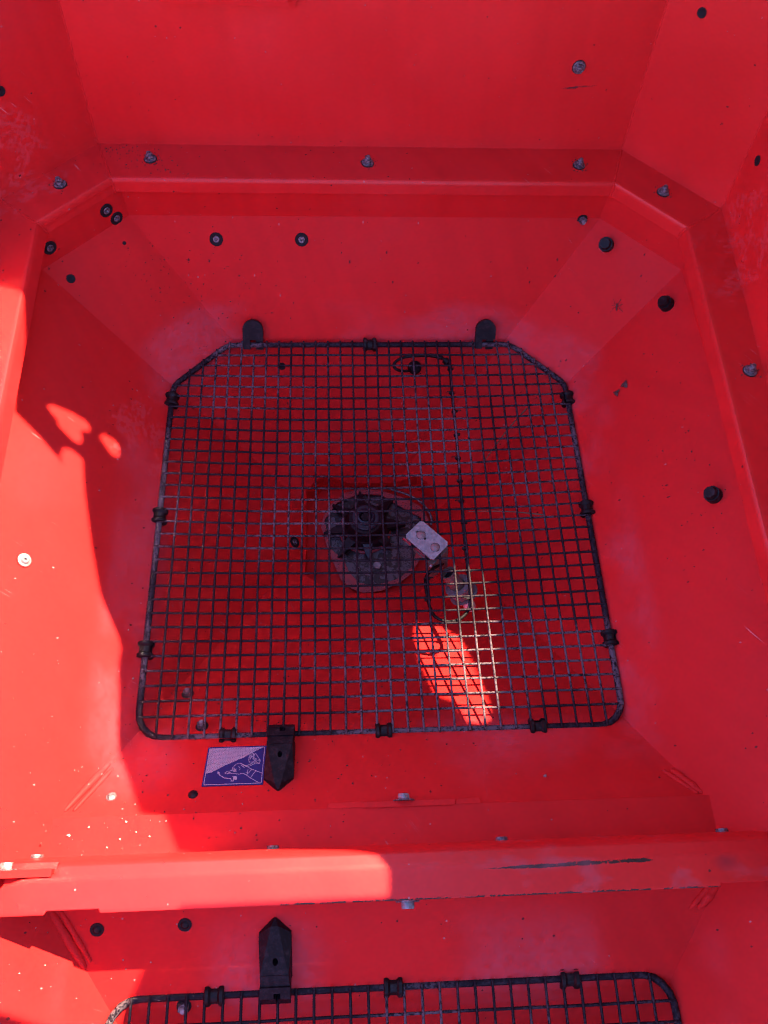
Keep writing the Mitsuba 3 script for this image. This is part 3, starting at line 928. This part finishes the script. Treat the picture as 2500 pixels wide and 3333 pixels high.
sticker_layer('base', sbox(-W2, -H2, W2, H2), 0.0002, 0.0008, 'print_blue')
rim = sbox(-W2 + 0.0018, -H2 + 0.0018, W2 - 0.0018, H2 - 0.0018)
rim = rim.buffer(-0.0018).buffer(0.0018, quad_segs=6)
sticker_layer('border', rim.difference(rim.buffer(-0.0008)), 0.0008, 0.00092, 'print_white')
meshpoly = Polygon(stk([(208, 548), (1012, 522), (850, 598), (720, 672), (560, 738), (430, 792), (335, 840), (235, 895), (170, 912), (135, 905), (160, 760)]))
dashes = []
mx0, my0, mx1, my1 = meshpoly.bounds
r_ = 0
yy = my0
while yy < my1:
    xx = mx0 + (0.0012 if r_ % 2 else 0)
    while xx < mx1:
        dashes.append(affinity.rotate(sbox(xx, yy, xx + 0.0016, yy + 0.00052), 12))
        xx += 0.0029
    yy += 0.00125
    r_ += 1
sticker_layer('sieve_print', meshpoly.difference(shapely.union_all(dashes)), 0.0008, 0.0009, 'print_white')
strokes = [[(750, 940), (830, 850), (890, 875), (810, 985), (750, 940)], [(890, 875), (985, 912)], [(810, 985), (945, 1062)],
           [(750, 937), (700, 915), (640, 925), (520, 915), (440, 920), (425, 905), (450, 890), (520, 870), (545, 850), (540, 830), (580, 790), (620, 765), (660, 760), (740, 800), (822, 852)],
           [(520, 870), (565, 862), (605, 880)], [(555, 845), (580, 852), (600, 848)], [(575, 835), (590, 882)], [(470, 912), (488, 897), (520, 903)], [(545, 868), (560, 890), (590, 885)],
           [(660, 762), (745, 812)], [(670, 790), (725, 830)], [(632, 808), (648, 832)],
           [(750, 800), (850, 757), (852, 735)], [(768, 818), (872, 768), (866, 742)],
           [(775, 618), (832, 602), (852, 622), (848, 700), (905, 692)], [(780, 622), (800, 660), (785, 690), (790, 742), (850, 748)], [(800, 640), (820, 660), (805, 700)], [(862, 628), (888, 616), (955, 718), (945, 770), (866, 756)], [(866, 640), (862, 712), (955, 718)], [(862, 712), (930, 765)], [(838, 602), (870, 640)], [(815, 625), (838, 660), (815, 682)],
           [(325, 890), (350, 940), (420, 985), (515, 992)], [(312, 912), (322, 884), (346, 906), (312, 912)],
           [(545, 962), (600, 962), (600, 1005), (560, 1005), (550, 1030), (522, 1030), (520, 1010)], [(570, 975), (570, 992)], [(640, 815), (655, 838)], [(640, 862), (652, 858)], [(742, 905), (768, 908), (772, 860)]]
ink = []
for s in strokes:
    wd = 0.00085 if s[0] in ((325, 890), (545, 962)) else 0.00055
    ink.append(LineString(stk(s)).buffer(wd / 2 * 1.25, quad_segs=3))
ink.append(Polygon(stk([(548, 965), (600, 963), (598, 1003), (552, 1002)])).difference(LineString(stk([(572, 975), (572, 992)])).buffer(0.0003)))
sticker_layer('hand_print', shapely.union_all(ink), 0.0008, 0.00094, 'print_white')

# ------------------------------------------------------------------ outlet: worn ring, metering plate
RING = Polygon([(-0.0156, 0.1759), (-0.046, 0.1669), (-0.0708, 0.1441), (-0.0844, 0.1199), (-0.0884, 0.0975), (-0.0767, 0.0533), (-0.055, -0.004), (-0.0359, -0.0224), (-0.0168, -0.0304), (0.0155, -0.0276), (0.0486, -0.0131), (0.069, 0.0033), (0.092, 0.040), (0.1022, 0.0719), (0.1074, 0.1107), (0.0931, 0.138), (0.0631, 0.1562), (0.0228, 0.1706)]).buffer(0.012).buffer(-0.012, quad_segs=8)
PLATE = Polygon([(-0.0186, 0.1649), (-0.0599, 0.147), (-0.0831, 0.1109), (-0.0701, 0.0531), (-0.048, 0.0312), (-0.0405, 0.0097), (-0.0228, -0.0116), (0.003, -0.0177), (0.0489, -0.0047), (0.0696, 0.0146), (0.0852, 0.0575), (0.094, 0.114), (0.0487, 0.143), (0.0225, 0.1628)]).buffer(0.01).buffer(-0.01, quad_segs=8)


def outlet(fl):
    def put(name, g, z, h, mat, lab=None):
        m = ex(g, h)
        m.apply_translation([0, 0, z])
        add(f'{H}__{name}', fl(m), mat, False, label=lab)
    if fl is not mirror:
        put('outlet_ring', RING.difference(PLATE), -0.2525, 0.0035, 'worn_ring', 'worn red ring round the outlet')
        put('metering_plate', PLATE.buffer(0.001), -0.2585, 0.0030, 'mottled_steel', 'mottled grey steel plate in the outlet under the agitator')
        edge = np.array([(0.030, 0.176), (0.060, 0.165), (0.088, 0.150), (0.104, 0.132), (0.112, 0.112), (0.110, 0.098)])
        e3 = spline(np.c_[edge, np.full(len(edge), -0.2460)], 6)
        add(f'{H}__outlet_edge', fl(tube(e3, 0.0022, 8)), 'dull_steel', True)
        for pts in ([(-0.030, 0.030), (-0.010, 0.006), (0.008, -0.012)], [(0.020, 0.062), (0.052, 0.066), (0.070, 0.050), (0.074, 0.030)]):
            c = spline([(x, y, -0.2553) for x, y in pts], 8)
            add(f'{H}__plate_joint', fl(tube(c, 0.0011, 6)), 'dull_steel', True)
        add(f'{H}__plate_bolt', fl(place(cyl(0.0075, 0.006, 6, 0.001), (0.010, 0.022, -0.2555), (0, 0, 1))), 'zinc', 25)
    else:
        put('outlet_ring', RING.difference(PLATE), -0.2525, 0.0035, 'worn_ring')
        put('metering_plate', PLATE.buffer(0.001), -0.2585, 0.0030, 'mottled_steel')


outlet(lambda m: m)

# ------------------------------------------------------------------ agitator
tag('agitator', 'dark star shaped agitator standing on the outlet plate under the sieve', 'agitator')
AC = np.array([-0.0095, 0.0930, -0.2480])


def ag(name, mesh, mat, smooth=30, label=None):
    m = mesh.copy()
    m.apply_translation(AC)
    add(f'agitator__{name}', m, mat, smooth, label=label)


ag('base_disc', lathe([(0, -0.0075), (0.047, -0.0075), (0.047, -0.0045), (0.044, -0.003), (0, -0.003)], 40), 'worn_ring', label='red disc under the agitator')
ag('body', lathe([(0, -0.003), (0.043, -0.003), (0.044, 0.006), (0.041, 0.014), (0.036, 0.019), (0.0350, 0.026), (0.0325, 0.036), (0.0295, 0.0405), (0.0265, 0.0415), (0, 0.0415)], 48), 'dark_cast')
ag('collar', lathe([(0.0100, 0.041), (0.0240, 0.041), (0.0246, 0.0445), (0.0226, 0.0460), (0.0170, 0.0460), (0.0150, 0.0510), (0.0120, 0.0520), (0.0100, 0.0490)], 40), 'bluish_metal')
ag('shaft_cap', lathe([(0, 0.0475), (0.0075, 0.0472), (0.0100, 0.045)], 26), 'dark_cast')
for ang, ln, wd in ((96, 0.074, 0.009), (141, 0.074, 0.011), (188, 0.075, 0.012), (229, 0.075, 0.011), (275, 0.062, 0.010), (318, 0.060, 0.011), (4, 0.073, 0.012), (47, 0.076, 0.012)):
    a = math.radians(ang)
    h = hull([(0.030, -wd, 0.000), (0.030, wd, 0.000), (0.030, -wd, 0.018), (0.030, wd, 0.018), (ln, -0.0022, -0.0005), (ln, 0.0022, -0.0005), (ln, -0.0014, 0.0065), (ln, 0.0014, 0.0065), (0.052, -wd * 0.6, 0.013), (0.052, wd * 0.6, 0.013)])
    m = tm(h)
    m.apply_transform(trimesh.transformations.rotation_matrix(a, [0, 0, 1]))
    ag('fin', m, 'bluish_metal' if ang == 275 else 'dark_cast', 25)

# ------------------------------------------------------------------ level sensor clamped to the sieve
tag('level_sensor', 'pale metal clamp plate with two round rivets holding a level sensor in the sieve', 'sensor')
plate = Polygon([(0.0633, -0.0127), (0.0685, -0.0128), (0.1021, -0.0466), (0.1017, -0.0523), (0.0808, -0.0735), (0.0756, -0.0734), (0.0422, -0.0393), (0.0420, -0.0335)])
slotd = np.array([0.0833 - 0.0640, -0.0550 + 0.0352])
slotd = slotd / np.linalg.norm(slotd)
sl = LineString([np.array([0.0640, -0.0352]) - slotd * 0.0095, np.array([0.0640, -0.0352]) + slotd * 0.0095]).buffer(0.0019, cap_style='flat')
pm = m3.Manifold.extrude(outline(plate), 0.0022).translate([0, 0, -0.0112])
sm = m3.Manifold.extrude(outline(sl), 0.01).translate([0, 0, -0.015])
add('level_sensor__clamp_plate', tm(pm - sm), 'zinc', 25)
for x, y in ((0.0640, -0.0352), (0.0833, -0.0550)):
    k_ = numbered('level_sensor__rivet')
    add(f'{k_}__dome', place(lathe([(0, 0.0034), (0.0020, 0.0032), (0.0048, 0.0021), (0.0064, 0.0004), (0.0064, 0)], 30), (x, y, -0.0089), (0, 0, 1)), 'rivet_steel', True)
    add(f'{k_}__ring', place(lathe([(0.0064, 0), (0.0072, 0), (0.0070, 0.0005), (0.0064, 0.0006)], 30), (x, y, -0.0089), (0, 0, 1)), 'dull_steel', 30)
d1 = np.array([0.7071, -0.7071])
d2 = np.array([0.7071, 0.7071])
lower = affinity.translate(plate, 0.0005, -0.0005).buffer(0.0012)
add('level_sensor__lower_plate', tm(m3.Manifold.extrude(outline(lower), 0.002).translate([0, 0, -0.0255])), 'tube_steel', 25)
lipm = hull([(0.0375, -0.0335, -0.0255), (0.0735, -0.0700, -0.0255), (0.0395, -0.0335, -0.0235), (0.0755, -0.0695, -0.0235), (0.0380, -0.0345, -0.0185), (0.0740, -0.0705, -0.0185), (0.0392, -0.0338, -0.0185), (0.0750, -0.0695, -0.0185)])
add('level_sensor__folded_edge', tm(lipm), 'worn_ring', False)
hang = hull([(0.0725, -0.0695, -0.0235), (0.1035, -0.0490, -0.0235), (0.0735, -0.0680, -0.0235), (0.1045, -0.0480, -0.0235), (0.0800, -0.0790, -0.0750), (0.1080, -0.0590, -0.0750), (0.0810, -0.0775, -0.0750), (0.1090, -0.0580, -0.0750)])
hole = m3.Manifold.cylinder(0.05, 0.0034, 0.0034, 20).rotate([58, 0, 35]).translate([0.0800, -0.0500, -0.055])
add('level_sensor__hanger', tm(hang), 'tube_steel', False)
add('level_sensor__hanger_rivet', place(lathe([(0, 0.002), (0.002, 0.0017), (0.0033, 0)], 18), (0.0792, -0.0706, -0.040), (0.35, -0.80, 0.12)), 'pale_sensor_tip', True)
ax = np.array([0.0225, -0.0165, -0.036])
ax /= np.linalg.norm(ax)
t0 = np.array([0.1050, -0.0780, -0.0500])
m = lathe([(0.0098, 0), (0.0115, 0), (0.0115, 0.040), (0.0098, 0.040), (0.0098, 0)], 30)
add('level_sensor__sensor_tube', place(m, t0, ax), 'tube_steel', 30)
add('level_sensor__tube_mouth_shade', place(cyl(0.0099, 0.001, 24), t0 + ax * 0.010, -ax), 'ink_black', 30)  # black disc gives the open tube its dark inside
hold = m3.Manifold.cylinder(0.018, 0.0215, 0.0175, 36, False) - m3.Manifold.cylinder(0.05, 0.0118, 0.0118, 30, True)
add('level_sensor__holder', place(tm(hold), t0 + ax * 0.026 + np.array([0.004, -0.003, 0]), ax), 'grey_holder', 30)
add('level_sensor__end_plate', place(cyl(0.0225, 0.0025, 30, 0.0006), t0 + ax * 0.046 + np.array([0.004, -0.003, 0]), ax), 'grey_holder', 30)
add('level_sensor__sensor_tip', place(lathe([(0, 0.018), (0.0045, 0.0172), (0.0080, 0.0130), (0.0092, 0.0060), (0.0092, 0)], 30), t0 + ax * 0.048 + np.array([0.0065, -0.0165, 0.006]), ax + np.array([0.2, -0.5, 0.0])), 'pale_sensor_tip', True)

# ------------------------------------------------------------------ sensor cable with its ties
tag('sensor_cable', 'black cable tied along a sieve wire, looping from the far wall to the level sensor', 'cable')
cab = [(0.0762, 0.2986, -0.050), (0.0640, 0.2868, -0.040), (0.0450, 0.2812, -0.030), (0.0390, 0.2859, -0.025), (0.0458, 0.2935, -0.020), (0.0634, 0.2960, -0.014), (0.0992, 0.2962, -0.012), (0.1180, 0.2918, -0.012), (0.1280, 0.2790, -0.0115), (0.1302, 0.2628, -0.012), (0.1304, 0.2150, -0.0140),
       (0.1312, 0.1401, -0.0165), (0.1310, 0.0635, -0.0190), (0.1296, -0.0047, -0.0200), (0.1294, -0.0504, -0.0195), (0.1298, -0.0950, -0.0180), (0.1284, -0.1377, -0.0170), (0.1228, -0.1520, -0.0180), (0.1046, -0.1642, -0.0200), (0.0793, -0.1573, -0.0230), (0.0705, -0.1323, -0.0280), (0.0684, -0.1024, -0.0320), (0.0734, -0.0847, -0.0400), (0.0883, -0.0685, -0.0500), (0.1000, -0.0600, -0.0600)]
add('sensor_cable__cable', tube(spline(cab, 10), 0.0024, 10), 'rubber', True)
gl = y_on('far', 0.0762, 0.2990)
add('sensor_cable__wall_grommet', place(lathe([(0, 0.0135), (0.0060, 0.0130), (0.0085, 0.0095), (0.0110, 0.0060), (0.0118, 0.0015), (0.0118, -0.0005)], 30), gl, nf), 'ink_black', True)
add('sensor_cable__plug', tube(spline([(0.0990, 0.2964, -0.0118), (0.1100, 0.2945, -0.0118), (0.1190, 0.2905, -0.0118)], 6), 0.0034, 12), 'rubber', True)
add('sensor_cable__connector', place(cyl(0.0056, 0.010, 20, 0.001), (0.1232, 0.2865, -0.0115), (0.55, -0.8, 0)), 'rubber', 30)
for (x, y, z), dx in zip([(0.1298, 0.2660, -0.011), (0.1304, 0.2197, -0.0130), (0.1306, 0.1844, -0.0140), (0.1308, 0.1414, -0.0160), (0.1310, 0.0996, -0.0175), (0.1308, 0.0591, -0.0185), (0.1304, 0.0245, -0.0190), (0.1300, -0.0118, -0.0195), (0.1296, -0.0545, -0.0190), (0.1298, -0.0901, -0.0180), (0.1290, -0.1330, -0.0170), (0.0700, -0.0954, -0.0320), (0.0702, -0.1300, -0.0280), (0.1024, -0.1650, -0.0200)],
                         rng.permutation(np.linspace(-1, 1, 14))):
    k_ = numbered('sensor_cable__cable_tie')
    ringp = lathe([(0.0030, -0.0013), (0.0041, -0.0013), (0.0041, 0.0013), (0.0030, 0.0013), (0.0030, -0.0013)], 18)
    add(f'{k_}__loop', place(ringp, (x, y, z + 0.0008), (0, 1, 0)), 'ink_black', 30)
    head = tm(m3.Manifold.cube([0.0042, 0.0034, 0.0030], True))
    add(f'{k_}__head', place(head, (x + 0.0035 * (1 if dx > 0 else -1), y, z + 0.0030), (0.3 * dx, 0, 1), (0, 1, 0)), 'ink_black', False)
    if abs(dx) > 0.45:
        tail = tube(spline([(x + 0.004 * np.sign(dx), y, z + 0.003), (x + 0.0075 * np.sign(dx), y + 0.001, z + 0.004), (x + (0.008 + 0.003 * abs(dx)) * np.sign(dx), y - 0.0008, z + 0.005)], 4), 0.0008, 6)
        add(f'{k_}__tail', tail, 'ink_black', True)

# ------------------------------------------------------------------ debris: stalks, insects, grains
for a, b, bend, lab in (((0.2470, 0.1850, -0.005), (0.1720, 0.0930, -0.0105), 0.004, 'thin dark stalk slanting across the upper right part of the sieve'),
                        ((0.2477, -0.0065, -0.0045), (0.1381, 0.0055, -0.0140), 0.003, 'thin dark stalk lying level by the right middle roller')):
    s = np.linspace(0, 1, 12)
    P = np.outer(1 - s, a) + np.outer(s, b)
    P[:, 1] += bend * np.sin(math.pi * s)
    P[:, 2] += -0.001
    add('dry_stalk', tube(P, 0.0007, 6, radii=0.0006 + 0.0006 * (1 - s)), 'straw_dry', True, label=lab, category='stalk')


def moth(c, n, spin, s, lab):
    key = numbered('moth')
    tag(key, lab, 'moth')
    F_ = lambda m: place(m, c, n, spin=spin)
    body = trimesh.creation.icosphere(2, 1.0)
    body.vertices *= np.array([0.0016, 0.0055, 0.0016]) * s
    body.apply_translation([0, 0, 0.0018 * s])
    add(f'{key}__body', F_(body), 'dirt_brown', True)
    for sg in (-1, 1):
        w = hull([(0, 0.004 * s, 0.0026 * s), (0, 0.003 * s, 0.003 * s), (sg * 0.0068 * s, -0.0065 * s, 0.0006), (sg * 0.0068 * s, -0.0065 * s, 0.0009), (sg * 0.001 * s, -0.0065 * s, 0.0024 * s), (sg * 0.001 * s, -0.0065 * s, 0.0027 * s), (sg * 0.0050 * s, -0.001 * s, 0.0016 * s)])
        add(f'{key}__wing', F_(tm(w)), 'insect_brown', False)


moth(y_on('right', 0.3844 - 0.001, 0.1782), nr, 0.9, 0.95, 'brown moth with spread wings on the right wall, the upper one')
moth(y_on('right', 0.3715, 0.1708), nr, 2.6, 0.80, 'brown moth with folded wings on the right wall, the lower one')


def crane_fly(c, n, spin, s, lab):
    key = numbered('crane_fly')
    tag(key, lab, 'insect')
    add(f'{key}__body', place(tube(np.array([(0, 0.004 * s, 0.002), (0, 0, 0.0022), (0, -0.006 * s, 0.0016)]), 0.0007, 7), c, n, spin=spin), 'insect_brown', True)
    for sg in (-1, 1):
        for e, f in ((0.9, 0.6), (0.2, 0.9), (-0.7, 1.0)):
            P = np.array([(0, 0, 0.002), (sg * 0.005 * s * f, 0.005 * s * e, 0.0035), (sg * 0.0085 * s * f, 0.011 * s * e, 0.0004)])
            add(f'{key}__leg', place(tube(P, 0.00028, 5), c, n, spin=spin), 'insect_brown', True)


crane_fly(y_on('chr', 0.3845, 0.3077), ncr, 0.6, 1.1, 'long-legged insect on the right corner panel')
crane_fly(y_on('near', -0.2889, -0.2473), nn, 2.1, 1.2, 'long-legged insect under the near left corner of the sieve')

ico = trimesh.creation.icosahedron()


def crumbs(spots, size, mat, key, lab, cat):
    ms = []
    for x, y in spots:
        z, k = surf(x, y)
        s = size * rng.uniform(0.5, 1.5)
        m = ico.copy()
        m.vertices = m.vertices * rng.uniform(0.6, 1.25, (12, 1)) * s * rng.uniform(0.7, 1.3, 3)
        m.apply_translation([x, y, z + 0.45 * s])
        ms.append(m)
    add(key, joined(ms), mat, False, label=lab, category=cat, kind='stuff')


def scatter(n, cx, cy, sx, sy):
    out = []
    while len(out) < n:
        x, y = rng.normal(cx, sx), rng.normal(cy, sy)
        if abs(x) < 0.45 and y > -0.456 and not TUBE.buffer(0.01).contains(Point(x, y)) and surf(x, y)[0] < 0.15 and not (-0.226 < x < -0.147 and -0.386 < y < -0.328):
            out.append((x, y))
    return out


big = [(-0.3567, -0.3935), (-0.362, -0.433), (-0.305, -0.439), (-0.288, -0.432), (-0.318, -0.447), (-0.341, -0.4255), (-0.300, -0.421), (-0.2725, -0.4375)]
crumbs(big, 0.0019, 'pale_grain', 'fertilizer_grain', 'pale fertilizer grains scattered over the sunlit left corner and ledge', 'grains')
crumbs(scatter(34, -0.36, -0.36, 0.07, 0.09) + scatter(18, -0.30, -0.42, 0.08, 0.03) + [(x, -0.914 - y) for x, y in scatter(60, -0.36, -0.37, 0.06, 0.07)], 0.00062, 'pale_grain', 'fertilizer_dust_grain', 'fine pale grains sprinkled over the near left walls of both funnels', 'grains')
crumbs(scatter(90, -0.30, 0.38, 0.09, 0.03) + scatter(120, -0.2, -0.36, 0.12, 0.06) + scatter(40, 0.42, 0.05, 0.02, 0.12) + scatter(40, 0.1, 0.25, 0.15, 0.08), 0.0008, 'dirt_brown', 'dirt_crumb', 'dark crumbs of dirt stuck to the funnel walls', 'dirt')
crumbs([(-0.3257, -0.2405), (0.1904, -0.3835), (-0.2410, -0.2080), (-0.1520, -0.2890)], 0.0022, 'grey_crumb', 'gravel_chip', 'small grey stone chips on the ridge wall', 'stones')
dirt = []
for bx, by in [(-0.3217, 0.4633), (-0.0058, 0.4596), (0.3106, 0.4592), (-0.4421, 0.4086), (0.4276, 0.4030), (0.4746, 0.0772)]:
    for _ in range(16):
        a_, q_ = rng.uniform(0, 6.283), rng.uniform(0.0095, 0.0150)
        dirt.append((bx + q_ * math.cos(a_), by + q_ * math.sin(a_)))
for _ in range(70):
    dirt.append((rng.normal(-0.34, 0.035), rng.uniform(0.432, 0.492)))
ms = []
for x, y in dirt:
    s = 0.0007 * rng.uniform(0.5, 1.7)
    m = ico.copy()
    m.vertices = m.vertices * rng.uniform(0.6, 1.25, (12, 1)) * s
    m.apply_translation([x, y, 0.23 + 0.4 * s])
    ms.append(m)
add('flange_dirt', joined(ms), 'dirt_brown', False, label='dark grit lying on the rim flange and round its studs', category='dirt', kind='stuff')

# ------------------------------------------------------------------ unseen sheet above the camera's view, outline and holes shaped to cast the shade
ZT = 0.90
shade_sheet = [(-0.60, 0.61), (-0.155, 0.560), (-0.135, 0.554), (-0.124, 0.547), (-0.117, 0.521), (-0.110, 0.495), (-0.104, 0.451), (-0.064, 0.443), (-0.032, 0.433), (-0.023, 0.430), (-0.030, 0.439), (-0.027, 0.453), (-0.015, 0.460), (0.002, 0.458), (0.004, 0.448), (0.012, 0.415), (0.037, 0.341),
         (0.057, 0.294), (0.093, 0.255), (0.097, 0.245), (0.096, 0.222), (0.102, 0.190), (0.107, 0.145), (0.113, 0.114), (0.121, 0.081), (0.134, 0.019), (0.159, 0.013), (0.168, -0.006), (0.178, -0.027), (0.304, -0.054), (0.350, -0.066), (0.368, -0.074), (0.377, -0.091), (0.376, -0.1135),
         (0.165, -0.1140), (0.158, -0.136), (0.150, -0.176), (0.05, -0.178), (-0.30, -0.182), (-0.32, -0.290), (0.22, -0.290), (0.26, -0.85), (-0.62, -0.85), (-0.62, -1.30), (1.50, -1.30), (1.50, 1.40), (-0.60, 1.40)]
holes = [[(-0.060, 0.495), (-0.053, 0.502), (-0.042, 0.506), (-0.024, 0.513), (-0.002, 0.517), (0.005, 0.514), (0.004, 0.507), (-0.008, 0.498), (-0.004, 0.488), (-0.006, 0.480), (-0.012, 0.475), (-0.040, 0.480), (-0.043, 0.488), (-0.053, 0.490)],
         [(0.024, 0.512), (0.030, 0.520), (0.048, 0.524), (0.054, 0.521), (0.056, 0.508), (0.051, 0.501), (0.045, 0.500)],
         [(0.565, 0.381), (0.594, 0.376), (0.617, 0.345), (0.611, 0.252), (0.603, 0.190), (0.594, 0.162), (0.582, 0.154), (0.563, 0.158), (0.560, 0.200), (0.541, 0.215), (0.543, 0.291), (0.553, 0.345)]]
cp = Polygon(shade_sheet).buffer(0)
for hgl in holes:
    cp = cp.difference(Polygon(hgl))
tv, tf = trimesh.creation.triangulate_polygon(cp, engine='earcut')
cm = trimesh.Trimesh(np.c_[tv, np.full(len(tv), ZT)], tf, process=False)
add('unseen_shade_sheet', cm, 'shade_sheet_grey', False, label='unseen grey sheet above the hopper, shaped to cast its shade and sun patches', category='shade_sheet')
